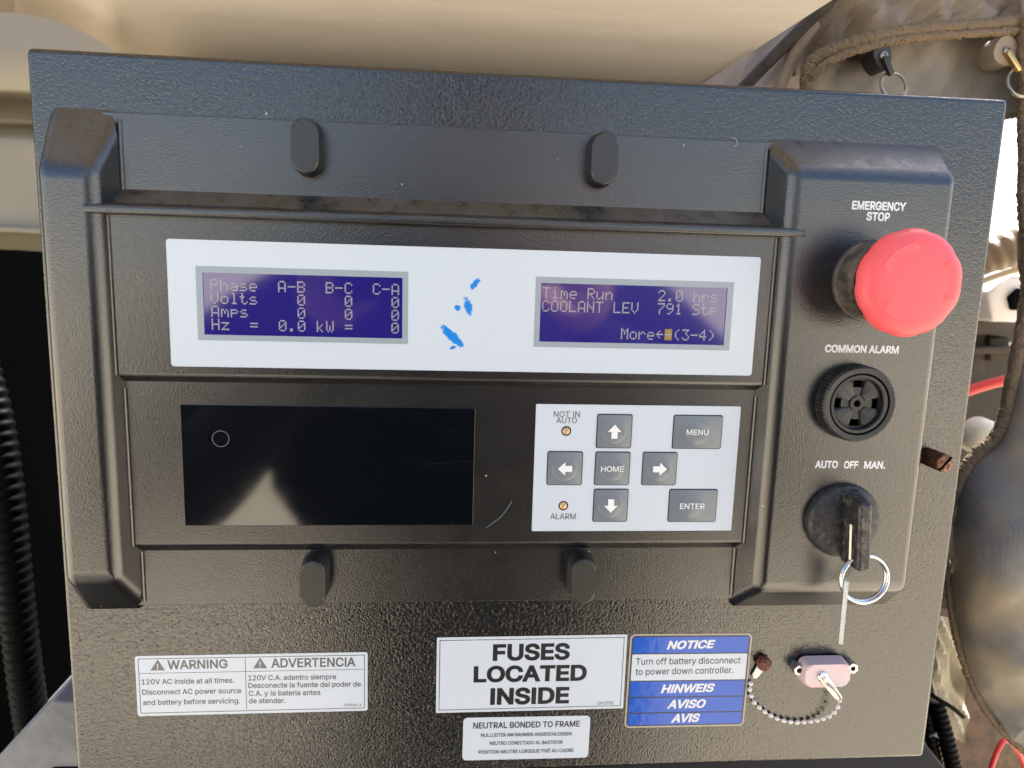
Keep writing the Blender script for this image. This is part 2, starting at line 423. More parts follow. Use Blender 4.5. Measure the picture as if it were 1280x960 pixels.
def canvas(name, a, b, sc=900, rough=.8, big=14):
    m = mat(name, a, rough, spec=.25); k = N(m)
    wv = k.new('ShaderNodeTexWave', wave_type='BANDS', bands_direction='X'); wv.inputs['Scale'].default_value = sc*.35; wv.inputs['Distortion'].default_value = .6; k.L(k.co, wv.inputs[0])
    wz = k.new('ShaderNodeTexWave', wave_type='BANDS', bands_direction='Z'); wz.inputs['Scale'].default_value = sc*.35; wz.inputs['Distortion'].default_value = .6; k.L(k.co, wz.inputs[0])
    weave = k.math('MULTIPLY', wv.outputs['Fac'], wz.outputs['Fac'])
    k.color(k.mix(k.math('MULTIPLY', weave, .25), k.mix(k.ramp(k.noise(big, 4, .6), .38, .54), a, b), tuple(min(1, x*1.9) for x in a)))
    k.bump(k.math('ADD', k.math('MULTIPLY', weave, .35), k.noise(700, 4, .7)), .0004, .4); return m
M_canv = canvas('brown_canvas', (.15, .115, .08), (.27, .215, .155), 620, .6)
M_mesh = canvas('grey_mesh_canvas', (.17, .168, .165), (.33, .27, .185), 560, .9, 11)
def fuzz(name, a, b):
    m = mat(name, a, .9, spec=.1); k = N(m); k.color(k.mix(k.noise(900, 4, .8), a, b)); k.bump(k.noise(1200, 3), .0012, 1); return m
M_canv2 = canvas('grey_brown_canvas', (.17, .15, .125), (.24, .215, .18), 620, .5)
M_fuzz = fuzz('frayed_tan_binding', (.10, .07, .045), (.30, .22, .14))
M_redc = mat('red_cable_jacket', (.62, .03, .03), .35)
M_hose = mat('black_corrugated_plastic', (.0015, .0016, .002), .5, spec=.06)
M_navy = mat('dark_blue_paint', (.008, .010, .018), .55, spec=.15)
M_foil = fuzz('crumpled_heat_wrap', (.40, .36, .27), (.62, .58, .47))
M_cream = mat('cream_plastic', (.62, .60, .50), .35)
M_whitep = mat('white_plastic', (.72, .72, .70), .4)
M_grime = fuzz('greasy_machine_metal', (.045, .04, .033), (.13, .11, .085))
M_greyb = mat('weathered_grey_box', (.12, .125, .14), .8); k_ = N(M_greyb); k_.color(k_.mix(k_.noise(90, 6, .7), (.11, .11, .112), (.29, .29, .285))); k_.bump(k_.noise(300, 4), .0008, .5)
M_brass = mat('brass_clip', (.55, .36, .16), .35, metal=1)
M_dkm = mat('dark_fastener_metal', (.05, .045, .04), .45, metal=.6)
M_ringm = mat('dull_steel_ring', (.36, .31, .25), .33, metal=1)
def ground_mat():
    m = mat('dry_sandy_ground', (.36, .29, .20), .95, spec=.1); k = N(m); c = k.mix(k.noise(.6, 6, .65), (.46, .395, .29), (.59, .51, .385)); k.color(c); k.bump(k.noise(18, 6, .7), .02, .6); return m
M_ground = ground_mat()
# ------------------------------------------------------------------ the ground
g = MB(); g.add([(-400, -400, 0), (400, -400, 0), (400, 400, 0), (-400, 400, 0)], [[0, 1, 2, 3]]); tag(g.build('ground', M_ground, smooth=False), kind='structure')

# ------------------------------------------------------------------ control panel: the steel plate, its stickers and hardware
panel = thing('control_panel', W(23, 207, 0), 'black wrinkle-coated steel panel with white and blue stickers along its foot, behind the controller', 'panel')
b = MB(); solid(b, rect(-177.3, -104.1, 222.7, 207.5), rect(-177.3, -104.1, 222.7, 207.5), -14, 0, 2.2, 5)
b.build('plate', M_plate, panel, wn=True)
b = MB(); solid(b, rect(-160, -90, 205, 196), rect(-160, -90, 205, 196), -120, -14.5); b.build('enclosure_box', M_black, panel, smooth=False)

def fit(cs, h=0):
    p = [P(u, v, h) for u, v in cs]; c = sum(p, Vector((0, 0)))/4
    ux = ((p[1]-p[0])+(p[2]-p[3]))/2; uy = ((p[3]-p[0])+(p[2]-p[1]))/2
    return c, ux.normalized(), ux.length, uy.length
class Sticker:
    def __init__(s, cs, r, t=.14):
        s.c, s.d, s.w, s.h = fit(cs); s.n = Vector((-s.d.y, s.d.x)); s.r = r; s.t = t
    def loc(s, poly): return [tuple(s.c + s.d*x + s.n*y) for x, y in poly]
    def rr(s, ins, r): return s.loc(rrect(-s.w/2+ins, -s.h/2+ins, s.w/2-ins, s.h/2-ins, max(r, .05), 4))
    def base(s, mb, mi=0): o = s.rr(0, s.r); return solid(mb, o, o, .03, s.t, 0, mi=mi)
    def frac(s, x0, y0, x1, y1): return s.loc(rect((x0-.5)*s.w, (y0-.5)*s.h, (x1-.5)*s.w, (y1-.5)*s.h))
T1 = .22                                                    # print lies just above the stickers
# warning, two languages
st = Sticker([(168, 820), (460, 815), (459, 888), (173, 895)], 1.0)
b = MB(); st.base(b); lab = b.build('warning_sticker', M_label, panel, smooth=False); tag(lab, 'white bilingual warning sticker with print greyed for the glare on it, lower left of the panel')
b = MB(); ring2(b, st.rr(1.2, .4), st.rr(1.55, .3), .17)
for f_ in ((.018, .283, .982, .292), (.4655, .07, .4685, .93)): sheet(b, st.frac(*f_), .175)
b.build('border_line', M_inkg, lab, smooth=False)
b = MB()
put_text(b, 'WARNING', 209.3, 836.9, 284.6, 835.4, 11.4, T1, bold=.022)
put_text(b, 'ADVERTENCIA', 339, 834.8, 444.4, 833.2, 11.6, T1, bold=.022)
for s_, a_ in (('120V AC inside at all times.', (177, 855.9, 292.6, 853.6)), ('Disconnect AC power source', (177.8, 868.8, 301.6, 866.5)), ('and battery before servicing.', (178.9, 881.7, 300, 879.1)),
               ('120V C.A. adentro siempre', (310.4, 850.8, 420.2, 849.2)), ('Desconecte la fuente del poder de', (310.4, 860.3, 451.1, 858.3)), ('C.A. y la bateria antes', (310.9, 870.1, 400.6, 868.8)), ('de atender.', (310.9, 879.4, 356.8, 878.9))):
    put_text(b, s_, *a_, 6.6, T1, bold=.016)
put_text(b, 'H03546-A', 430.5, 883, 452.1, 882.6, 3.2, T1, bold=.01)
b.build('lettering', M_inkg, lab, smooth=False)
for u0, v0, u1, v1 in ((188, 838.3, 206, 824.6), (316.3, 835.6, 334, 822)):
    b = MB(); t_ = [P(u0, v0, T1), P(u1, v0-.3, T1), P((u0+u1)/2, v1, T1)]; sheet(b, [tuple(q) for q in t_], T1, 0)
    c_ = (t_[0]+t_[1]+t_[2])/3
    sheet(b, [(c_.x-.28, c_.y-1.5), (c_.x+.28, c_.y-1.5), (c_.x+.16, c_.y+.55), (c_.x-.16, c_.y+.55)], T1+.04, 1); sheet(b, circ(c_.x, c_.y+1.1, .28, 10), T1+.04, 1)
    b.build('hazard_triangle', [M_inkg, M_label], lab, smooth=False)
# fuses
st = Sticker([(545, 797), (783, 793), (780, 885), (546, 891)], .25)
b = MB(); st.base(b); lab = b.build('fuses_sticker', M_label, panel, smooth=False); tag(lab, 'large white sticker with bold black capitals and a thin black border')
b = MB(); ring2(b, st.rr(1.25, .1), st.rr(1.55, .1), .17); b.build('border_line', M_ink, lab, smooth=False)
b = MB()
put_text(b, 'FUSES', 615.8, 826.4, 712, 824.6, 21, T1, bold=.034); put_text(b, 'LOCATED', 591.8, 853.4, 733, 851, 20.5, T1, bold=.034); put_text(b, 'INSIDE', 612.6, 881.4, 711, 879.4, 21, T1, bold=.034)
put_text(b, 'CF1732', 746.9, 881, 766.7, 880.4, 3.6, T1, bold=.01)
b.build('lettering', M_ink, lab, smooth=False)
# neutral bonded
st = Sticker([(579, 897.5), (737, 894), (736, 947), (578, 950)], 2.0)
b = MB(); st.base(b); lab = b.build('grounding_sticker', M_label, panel, smooth=False); tag(lab, 'small white rounded sticker with four lines of black capitals, lowest on the panel')
b = MB(); put_text(b, 'NEUTRAL BONDED TO FRAME', 591.3, 911, 724.7, 908.4, 7.6, T1, bold=.02)
for s_, a_ in (('NULLLEITER AM RAHMEN ANGESCHLOSSEN', (601, 921.4, 714.2, 919.4)), ('NEUTRO CONECTADO AL BASTIDOR', (611.9, 931.6, 703.3, 929.8)), ('POSITION NEUTRE LORSQUE FIXÉ AU CADRE', (598, 942.5, 716.8, 940))): put_text(b, s_, *a_, 4.5, T1, bold=.018)
b.build('lettering', M_ink, lab, smooth=False)
# notice
st = Sticker([(788, 793), (939, 791.5), (930.5, 907), (780.5, 909.5)], 2.2)
b = MB(); st.base(b); lab = b.build('notice_sticker', M_edge, panel, smooth=False); tag(lab, 'blue and white notice sticker with italic white headings, right of the bold white sticker')
b = MB(); sheet(b, st.rr(.75, 1.7), .17, 2)
for y0, y1, m_ in ((.030, .200, 0), (.212, .490, 1), (.502, .665, 0), (.678, .835, 0), (.848, .972, 0)): sheet(b, st.frac(.025, y0, .975, y1), .185, m_)
b.build('colour_band', [M_labelb, M_label, M_ink], lab, smooth=False)
b = MB()
put_text(b, 'NOTICE', 833.5, 811.8, 893.9, 810.2, 10.3, .26, 1, .03, .25)
put_text(b, 'Turn off battery disconnect', 794.5, 831.2, 925.4, 829.2, 8.2, .26, 0, .006); put_text(b, 'to power down controller.', 794.2, 844, 916.2, 841.4, 8.2, .26, 0, .006)
put_text(b, 'HINWEIS', 826, 866.6, 893, 864.8, 10.6, .26, 1, .03, .25); put_text(b, 'AVISO', 833.8, 885.9, 882, 884.6, 10.6, .26, 1, .03, .25); put_text(b, 'AVIS', 838.7, 903.4, 874.6, 902.4, 10.6, .26, 1, .03, .25)
b.build('lettering', [M_ink, M_inkw], lab, smooth=False)
# captive thumbscrew, knurled
b = MB(); TX, TY = 205.4, 53.9
lathe(b, TX, TY, [(0, 12.6), (2.8, 12.6), (3.7, 12.3), (4.0, 11.6), (4.0, 11.4), (4.0, 3), (3.8, 0)], 48, 0, lambda a, j: 1 if j < 4 else 1 + .045*math.cos(a*24))
thumb = b.build('thumbscrew', M_cu, panel); tag(thumb, 'coppery knurled thumbscrew with a slotted end at the right edge')
b = MB(); d_ = Vector((.62, -.78)); n_ = Vector((.78, .62))
solid(b, [tuple(Vector((TX, TY)) + d_*i*3.95 + n_*j*.55) for i, j in ((-1, -1), (1, -1), (1, 1), (-1, 1))], [tuple(Vector((TX, TY)) + d_*i*3.95 + n_*j*.55) for i, j in ((-1, -1), (1, -1), (1, 1), (-1, 1))], 11, 12.75); b.build('screw_slot', M_black, thumb, smooth=False)
# data port under the dust cap: flange and two hex standoffs
b = MB(); solid(b, rrect(153, 152.4, 174.5, 163, 3), rrect(153, 152.4, 174.5, 163, 3), .05, 1.0, .3, 2); port = b.build('data_port', M_black, panel)
for i, (x, y) in enumerate(((151.0, 156.3), (177.5, 155.9))):
    if i == 0:
        b = MB(); hx = circ(x, y, 2.6, 6, .3); plate_holes(b, hx, [circ(x, y, 1.25, 14)], .05, 5.2, 0); solid(b, circ(x, y, 1.25, 14), circ(x, y, 1.25, 14), .1, 2.6, mi=1)
        h0_ = b.build('hex_standoff', [M_zinc, M_black], port, smooth=False)
    else:
        h1_ = h0_.copy(); COL.objects.link(h1_); h1_.parent = port; h1_.location = (26.5*S, 0, .4*S)
b = MB(); rx, ry = 135.0, 154.1
lathe(b, rx, ry, [(0, 4.2), (1.4, 4.3), (2.7, 3.9), (3.35, 3.0), (3.4, 1.6), (3.0, 0)], 26, 0, lambda a, j: 1 + .05*math.sin(5*a+j))
sc = b.build('rusty_screw', M_rust, panel); tag(sc, 'rusty screw head that anchors the bead chain beside the blue sticker')

# ------------------------------------------------------------------ controller
ctl = thing('controller', W(12, 124, 0), 'black moulded generator controller with two blue text displays, keypad and red stop button', 'controller')
HP, HU, HL, HF = 15.0, 9.2, 5.6, 1.5
b = MB(); solid(b, rect(-150, -81.7, 125, 121.6), rect(-150, -81.7, 125, 121.6), .02, HF, .5, 2); b.build('base_flange', M_house, ctl, wn=True)
def fillet(mb, x, y0, y1, h, sg, r=1.3, dr=0.0):
    """small concave moulding radius between a side wall at x and the floor at height h"""
    V = []; F = []; n = 4
    for y, xx in ((y0, x), (y1, x+dr)):
        for i in range(n+1):
            a = math.pi/2*i/n; V.append(W(xx + sg*(r - r*math.cos(a)) - sg*.25, y, h + r - r*math.sin(a) + .03))
    for i in range(n): F.append([i, i+1, n+2+i, n+1+i])
    nr = (V[F[0][1]]-V[F[0][0]]).cross(V[F[0][2]]-V[F[0][1]])
    if nr.y > 0: F = [f[::-1] for f in F]
    return mb.add(V, F)
b = MB(); solid(b, rect(-170.6, -82.6, -143, 123.6), rect(-169.4, -58.5, -149.0, 104), .02, HP, 4.2, 7)
fillet(b, -143.7, -79, -51, HF, 1); fillet(b, -143.7, 97, 119.5, HF, 1); fillet(b, -145.4, 26, 93, HL, 1); fillet(b, -146.9, -42, 20, HU, 1)
b.build('side_pillar', M_house, ctl, wn=True)
b = MB(); solid(b, rect(115.6, -83.2, 195.6, 126), rect(123.2, -69, 193.4, 111.5), .02, HP, 3.9, 7)
fillet(b, 116.4, -79, -51, HF, -1); fillet(b, 116.4, 97, 119.5, HF, -1); fillet(b, 118.6, 26, 93, HL, -1); fillet(b, 120.4, -42, 20, HU, -1)
col = b.build('side_column', M_house, ctl, wn=True)
b = MB(); hc = HP+.1
put_text(b, 'EMERGENCY', 1064.6, 261.6, 1132, 264, 10.8, hc, bold=.03); put_text(b, 'STOP', 1082.8, 275.6, 1112, 276.8, 10.8, hc, bold=.03)
put_text(b, 'COMMON ALARM', 1031, 440.4, 1123, 442, 9.6, hc, bold=.03); put_text(b, 'AUTO', 1018.6, 585, 1047, 585.3, 9.2, hc, bold=.03); put_text(b, 'OFF', 1054.6, 585.5, 1072.2, 585.7, 9.2, hc, bold=.03); put_text(b, 'MAN.', 1079.8, 585.7, 1106.3, 585.9, 9.2, hc, bold=.03)
b.build('lettering', M_inkw, col, smooth=False)
b = MB(); solid(b, rect(-151, -53, 128, 26.5), rect(-151, -45.5, 128, 20.3), HF-.3, HU, 1.6, 4)
b.build('display_block', M_house, ctl, wn=True)
b = MB(); solid(b, rect(-151, 18, 128, 97), rect(-151, 18, 128, 93), HF-.3, HL, 1.3, 4); b.build('keypad_block', M_house, ctl, wn=True)
b = MB(); solid(b, rect(-153.5, -47.2, 130, -42.2), rect(-153.5, -45.6, 130, -42.4), HU-2, HP+.5, .9, 3); b.build('top_ridge', M_house, ctl, wn=True)
# four cover clips, rounded
b = MB(); CXc, CYc = -71.9, -70.8
st_b = rrect(CXc-5.9, CYc-11, CXc+5.9, CYc+11, 5.85, 8); st_t = rrect(CXc-5.3, CYc-10.4, CXc+5.3, CYc+10.4, 5.25, 8)
solid(b, st_b, st_t, HF-.1, 11, 1.0, 4, vbev=False); clip = b.build('cover_clip', M_clip, ctl, wn=True)
for x, y in ((45.7, -70.9), (-71.2, 108.6), (45.4, 108.7)):
    c2 = clip.copy(); COL.objects.link(c2); c2.parent = ctl; c2.location = ((x-CXc)*S, 0, -(y-CYc)*S)
q0, q1, q2 = P(607, 660, HL), P(627, 645, HL), P(640, 626, HL)
b = MB(); tube(b, [W(q.x, q.y, HL) for q in (q0, q1, q2)], .07*S, 5); b.build('scratch', M_grey, ctl)
b = MB(); tube(b, [W(*P(u, v, HF+.4), HF+.4) for u, v in ((915, 172), (920, 174), (921, 180), (917, 184))],   .12*S, 6); b.build('lint_thread', M_edge, ctl)
# white display panel with two recessed screens
px0, py0, px1, py1 = -125.3, -33.9, 114.0, 16.1
SMEAR = []
off = W(12, 124, 0)
for (x, y, a, lx, ly) in ((-14.0, 1.8, math.radians(-43), 8.2, 2.3), (-7.6, -10.6, math.radians(-70), 4.6, 2.0), (-12, -9.8, 0, 1.6, 1.4), (-5.0, -19.6, math.radians(50), 3.6, 1.5), (-13.5, 6.4, .3, 2.2, .8)):
    q = W(x, y, 0) - off; SMEAR.append((q.x, q.z, a, lx*S, ly*S))
M_white = white_panel()
L1, L2 = (-112.3, -21.3, -34.2, 3.2), (22.0, -20.8, 101.0, 3.3)
b = MB(); plate_holes(b, rrect(px0, py0, px1, py1, 1.2), [rect(*L1), rect(*L2)], HU-.05, HU+.9)
dp = b.build('display_panel', M_white, ctl, smooth=False)
G57 = {'A': '0E1111111F1111', 'B': '1E11111E11111E', 'C': '0E11101010110E', '-': '0000001F000000', 'P': '1E11111E101010', 'h': '10101619111111', 'a': '00000E010F110F', 's': '00000E100E011E', 'e': '00000E111F100E',
       'V': '11111111110A04', 'o': '00000E1111110E', 'l': '0C04040404040E', 't': '08081C08080906', 'm': '00001A15151111', 'p': '00001E111E1010', '0': '0E11131519110E', 'H': '1111111F111111', 'z': '00001F0204081F', '=': '00001F001F0000',
       '.': '00000000000C0C', 'k': '10101214181412', 'W': '1111111515150A', 'T': '1F040404040404', 'i': '04000C0404040E', 'R': '1E11111E141211', 'u': '0000111111130D', 'n': '00001619111111', '2': '0E11010204081F', 'r': '00001619101010',
       'O': '0E11111111110E', 'L': '1010101010101F', 'N': '11111915131111', 'E': '1F10101E10101F', '7': '1F010204080808', '9': '0E11110F01020C', '1': '040C040404040E', 'S': '0F10100E01011E', 'M': '111B1515111111', '(': '02040808080402',
       ')': '08040202020408', '3': '1F02040201110E', '4': '02060A121F0202', '<': '0004081F080400', '>': '0004021F020400'}
def lcd(box, rows, tx0, tx1, ty0, ty1, cursor=None):
    x0, y0, x1, y1 = box; hz = HU+.06
    b = MB(); ring2(b, rect(x0-2.3, y0-2.5, x1+2.3, y1+2.2), rect(x0, y0, x1, y1), HU+.94); b.build('screen_frame', M_grey, dp, smooth=False)
    b = MB(); sheet(b, rect(x0-.5, y0-.5, x1+.5, y1+.5), hz, 0)
    cw = (tx1-tx0)/20; ch = (ty1-ty0)/4; dx = cw/6; dy = ch/8.0
    for r_, s_ in enumerate(rows):
        for c_, q in enumerate(s_):
            if cursor == (r_, c_):
                ox, oy = tx0+c_*cw, ty0+r_*ch; sheet(b, rect(ox, oy, ox+dx*5, oy+dy*7), hz+.02, 2)
            if q not in G57: continue
            for j in range(7):
                bits = int(G57[q][2*j:2*j+2], 16)
                for i in range(5):
                    if bits >> (4-i) & 1:
                        ox = tx0 + c_*cw + i*dx; oy = ty0 + r_*ch + j*dy; sheet(b, rect(ox, oy, ox+dx*.86, oy+dy*.88), hz+.05, 1)
    b.build('lcd_screen', [M_lcd, M_dot, M_amb], dp, smooth=False)
lcd(L1, ['Phase  A-B  B-C  C-A', 'Volts    0    0    0', 'Amps     0    0    0', 'Hz  =  0.0 kW =    0'], -109.4, -34.9, -18.8, 2.0)
lcd(L2, ['Time Run     2.0 hrs', 'COOLANT LEV  791 Stp', '', '         More<>(3-4)'], 22.8, 97.6, -19.2, 2.4, (3, 14))
# blank glossy window
b = MB(); solid(b, rect(-124.1, 32.5, -3.6, 84.1), rect(-124.1, 32.5, -3.6, 84.1), HL-.2, HL+.35, .12, 2); bw = b.build('blank_window', M_win, ctl, smooth=False)
b = MB(); ring2(b, circ(-108.4, 46.6, 3.5, 28), circ(-108.4, 46.6, 3.2, 28), HL+.4); b.build('ring_mark', M_inkg, bw, smooth=False)
# keypad
b = MB(); o_ = rrect(22.2, 30.4, 112.2, 87.0, .5); solid(b, o_, o_, HL-.1, HL+.4); kp = b.build('keypad', M_label, ctl, smooth=False)
b = MB(); ht = HL+.5
put_text(b, 'NOT IN', 692, 521.3, 724.8, 521.5, 7.2, ht, bold=.004); put_text(b, 'AUTO', 695.3, 529, 721.1, 529.2, 7.2, ht, bold=.004); put_text(b, 'ALARM', 687.5, 649, 719.6, 649.2, 7.2, ht, bold=.004)
b.build('lettering', M_inkg, kp, smooth=False)
def key(cx, cy, w, h, name, txt=None, tpx=None, arrow=None):
    b = MB(); o1 = rrect(cx-w/2, cy-h/2, cx+w/2, cy+h/2, 1.0); o2 = rrect(cx-w/2+.4, cy-h/2+.4, cx+w/2-.4, cy+h/2-.4, .7)
    solid(b, o1, o1, HL+.35, HL+.46, mi=1); solid(b, o2, o2, HL+.46, HL+.85, .3, 2, mi=0)
    lathe(b, cx, cy, [(0, HL+1.35), (2.5, HL+1.3), (4.6, HL+1.12), (5.35, HL+.95), (5.6, HL+.84)], 36, 2)
    hq = HL+1.5
    if txt: put_text(b, txt, *tpx, hq, 3, bold=.012)
    if arrow is not None:
        a = math.radians(arrow); pl = [(0, -3.1), (3.0, .1), (1.35, .1), (1.35, 3.1), (-1.35, 3.1), (-1.35, .1), (-3.0, .1)]
        sheet(b, [(cx + x*math.cos(a) - y*math.sin(a), cy + x*math.sin(a) + y*math.cos(a)) for x, y in pl], hq, 3)
    return b.build(name, [M_key, M_keye, M_dome, M_inkw], kp)
key(56.5, 41.9, 15.6, 15.2, 'arrow_key', arrow=0); key(56.6, 75.2, 15.6, 15.2, 'arrow_key', arrow=180); key(35.6, 58.5, 15.6, 15.2, 'arrow_key', arrow=-90); key(77.5, 58.5, 15.6, 15.2, 'arrow_key', arrow=90)
key(56.5, 58.5, 15.6, 15.2, 'home_key', 'HOME', (751.3, 589.8, 779.6, 589.8, 7))
key(93.4, 41.9, 22.1, 15.2, 'menu_key', 'MENU', (858, 543.8, 885.6, 543.9, 7)); key(93.6, 75.3, 22.1, 15.3, 'enter_key', 'ENTER', (849.8, 636.3, 880.6, 636.4, 7))
for i, (x, y) in enumerate(((35.6, 42.0), (35.7, 75.4))):
    if i == 0:
        b = MB(); lathe(b, x, y, [(1.65, HL+.45), (2.05, HL+.5), (2.2, HL+.38)], 24, 1); lathe(b, x, y, [(0, HL+1.1), (.8, HL+1.0), (1.4, HL+.75), (1.65, HL+.42)], 24, 0); le = b.build('indicator_lamp', [M_led, M_black], kp)
    else:
        l2 = le.copy(); COL.objects.link(l2); l2.parent = kp; l2.location = (.1*S, 0, -33.4*S)
# emergency stop
EX, EY = 160.2, -25.4
b = MB(); lathe(b, EX, EY, [(0, 35), (15.6, 35), (15.9, 34.9), (19.4, 36.4), (19.3, 35.9), (16.0, 34.2), (16.3, 17.2), (16.9, 16.8), (17.0, 15)], 56); es = b.build('emergency_stop', M_collar, ctl)
tag(es, 'red mushroom emergency stop button on a dusty black collar')
b = MB()
lathe(b, EX, EY, [(0, 46.9), (9, 46.8), (15.5, 46.4), (18.2, 45.6), (19.6, 44.2), (20.7, 42), (20.7, 40), (20.1, 38), (18.6, 36.6), (15, 36), (14, 35.1)], 96, 0, lambda a, j: 1 if j < 4 or j > 8 else 1 - .022*(.5+.5*math.cos(a*10))**3)
for k_ in range(3):                                         # raised curved arrows on the face
    a0 = math.radians(200 + 120*k_); pl = []
    for i in range(9): a = a0 + math.radians(58)*i/8; pl.append((EX + 15.4*math.cos(a), EY + 15.4*math.sin(a)))
    a = a0 + math.radians(58); pl += [(EX + 16.2*math.cos(a), EY + 16.2*math.sin(a)), (EX + 13.4*math.cos(a+.24), EY + 13.4*math.sin(a+.24)), (EX + 10.4*math.cos(a), EY + 10.4*math.sin(a))]
    for i in range(9): a = a0 + math.radians(58)*(8-i)/8; pl.append((EX + 11.6*math.cos(a), EY + 11.6*math.sin(a)))
    solid(b, pl, pl, 44.0, 46.62, .15, 2)
b.build('mushroom_cap', M_red, es)
# alarm sounder
AX, AY = 157.2, 25.9
b = MB(); kn = lambda a, j: 1 if j not in (3, 4) else 1 + .013*(1 if math.cos(a*66) > 0 else -1)
lathe(b, AX, AY, [(13.3, 19), (13.3, 21.8), (15.3, 22.0), (16.1, 21.2), (16.3, 15.2), (16.3, 14.9)], 264, 0, kn)
al = b.build('alarm_sounder', M_smooth, ctl, ang=30); tag(al, 'round black alarm sounder with a knurled ring and four sector openings')
b = MB(); lathe(b, AX, AY, [(10.9, 18.2), (10.9, 21.0), (11.3, 21.5), (12.4, 21.5), (12.7, 21.1), (12.7, 17)], 64, 0)
secs = []
for k_ in range(4):
    a = math.pi/2*k_; s_ = []
    for i in range(5): q = a - .25 + .5*i/4; s_.append((AX + 10.0*math.cos(q), AY + 10.0*math.sin(q)))
    for i in range(5): q = a + .29 - .58*i/4; s_.append((AX + 6.9*math.cos(q), AY + 6.9*math.sin(q)))
    secs.append(s_)
plate_holes(b, circ(AX, AY, 11.0, 48), secs + [circ(AX, AY, 1.5, 16)], 17.4, 18.9)
for k_ in range(4):                                         # raised quadrants and hub leave sunken spokes
    a = math.pi/4 + math.pi/2*k_; pl = []
    for i in range(7): q = a - .50 + 1.0*i/6; pl.append((AX + 10.3*math.cos(q), AY + 10.3*math.sin(q)))
    for i in range(7): q = a + .40 - .8*i/6; pl.append((AX + 3.7*math.cos(q), AY + 3.7*math.sin(q)))
    solid(b, pl, pl, 18.8, 19.5, .2, 2)
plate_holes(b, circ(AX, AY, 3.1, 24), [circ(AX, AY, 1.55, 16)], 18.8, 19.7)
sheet(b, circ(AX, AY, 12, 32), 15.6, 1)
b.build('sounder_grille', [M_smooth, M_black], al)
# selector switch
KX, KY = 158.0, 78.6
b = MB(); lathe(b, KX, KY, [(0, 20.4), (9, 20.2), (14.4, 19.6), (15.8, 18.8), (16.5, 17.4), (16.6, 15)], 72); sw = b.build('selector_switch', M_knob, ctl); tag(sw, 'round black three-position selector switch with a dusty worn lever')
def rot(pl, a): ca, sa = math.cos(a), math.sin(a); return [(KX + 1.6 + (x*ca - y*sa), KY + x*sa + y*ca) for x, y in pl]
la = math.radians(-4.5)
b = MB(); solid(b, rot([(-3.6, -15), (3.8, -15), (3.9, 17.6), (-3.5, 17.6)], la), rot([(-2.9, -12.5), (2.9, -12.5), (3.0, 17.4), (-2.8, 17.4)], la), 19, 32, 1.5, 4); lev = b.build('lever', M_lever, sw, wn=True)
b = MB(); solid(b, rot([(-3.75, -2), (-3.0, -2), (-3.0, 14.5), (-3.75, 14.5)], la), rot([(-3.3, -2), (-3.0, -2), (-3.0, 14.5), (-3.3, 14.5)], la), 26.2, 27.1); b.build('keeper_slot', M_zinc, lev, smooth=False)

# ------------------------------------------------------------------ key ring with a small metal tag, hung from the lever
kr = thing('key_ring', W(163.9, 112, 27), 'bright steel split ring with a thin pale key, hanging from the black lever', 'key ring')
b = MB()
for k_, (dh, dr) in enumerate(((0, 0), (1.25, .25))):
    tube(b, [W(164.0 + (10.2+dr)*math.cos(t_*math.pi/24), 101.0 + (10.2+dr)*math.sin(t_*math.pi/24), 26.8 + dh + .5*math.sin(t_*math.pi/24)) for t_ in range(48)], .72*S, 10, closed=True, sub=1)
b.build('split_ring', M_steel, kr)
b = MB(); a_ = math.radians(31); ca, sa = math.cos(a_), math.sin(a_); V = []
def kq(x, d, y): return W(156.6 + x*ca - d*sa + (y-101)*.012, y, 27 + d*ca + x*sa)
prof = [(101.2, 3.0), (104, 3.4), (109, 3.3), (110, 2.6), (118, 2.5), (126, 2.4), (130.6, 1.6)]
for y, d in prof: V += [kq(-.85, -d, y), kq(.85, -d, y), kq(.85, d, y), kq(-.85, d, y)]
F = [[0, 1, 2, 3], [24, 27, 26, 25]]
for i in range(6):
    for j in range(4): F.append([i*4+j, (i+1)*4+j, (i+1)*4+(j+1) % 4, i*4+(j+1) % 4])
b.add(V, F); M_keym = dusty('frosted_zinc_key', (.62, .64, .58), (.80, .82, .78), .4, .6, .8, .5, 900); b.build('key', M_keym, kr, smooth=False)

# ------------------------------------------------------------------ dust cap with its bead chain
dc = thing('dust_cap', W(163, 164, 1), 'faded pink plastic dust cap with a steel bead chain, over the data port', 'dust cap')
b = MB(); solid(b, rrect(152.0, 151.2, 175.2, 163.8, 3.6, 6), rrect(152.6, 151.8, 174.6, 163.2, 3.2, 6), 1.05, 8.2, 1.1, 3, vbev=False); b.build('cap_body', M_pink, dc, wn=True)
b = MB(); lathe(b, 160.8, 157.6, [(1.0, 8.4), (1.3, 9.3), (1.9, 9.4), (2.5, 9.0), (2.6, 8.15)], 28); lathe(b, 160.8, 157.6, [(0, 8.5), (1.1, 8.4)], 20, 1); b.build('rivet', [M_steel, M_black], dc)
def capsule(a, c, r0, r1, n=8):
    a, c = Vector(a), Vector(c); d = (c-a).normalized(); t0 = math.atan2(d.y, d.x); o = []
    for i in range(n+1): q = t0 + math.pi/2 + math.pi*i/n; o.append((a.x + r0*math.cos(q), a.y + r0*math.sin(q)))
    for i in range(n+1): q = t0 - math.pi/2 + math.pi*i/n; o.append((c.x + r1*math.cos(q), c.y + r1*math.sin(q)))
    return o
b = MB(); V_ = capsule((160.8, 157.6), (169.4, 167.8), 2.3, 1.7); solid(b, V_, V_, 8.22, 8.75, .15, 2)
tube(b, [W(163.5, 161.2, 8.9), W(166.5, 163.2, 9.8), W(169.6, 166.6, 9.4), W(170.8, 169.2, 8.2), W(169.2, 169.4, 7.6)], .75*S, 8); b.build('chain_tab', M_tab, dc)
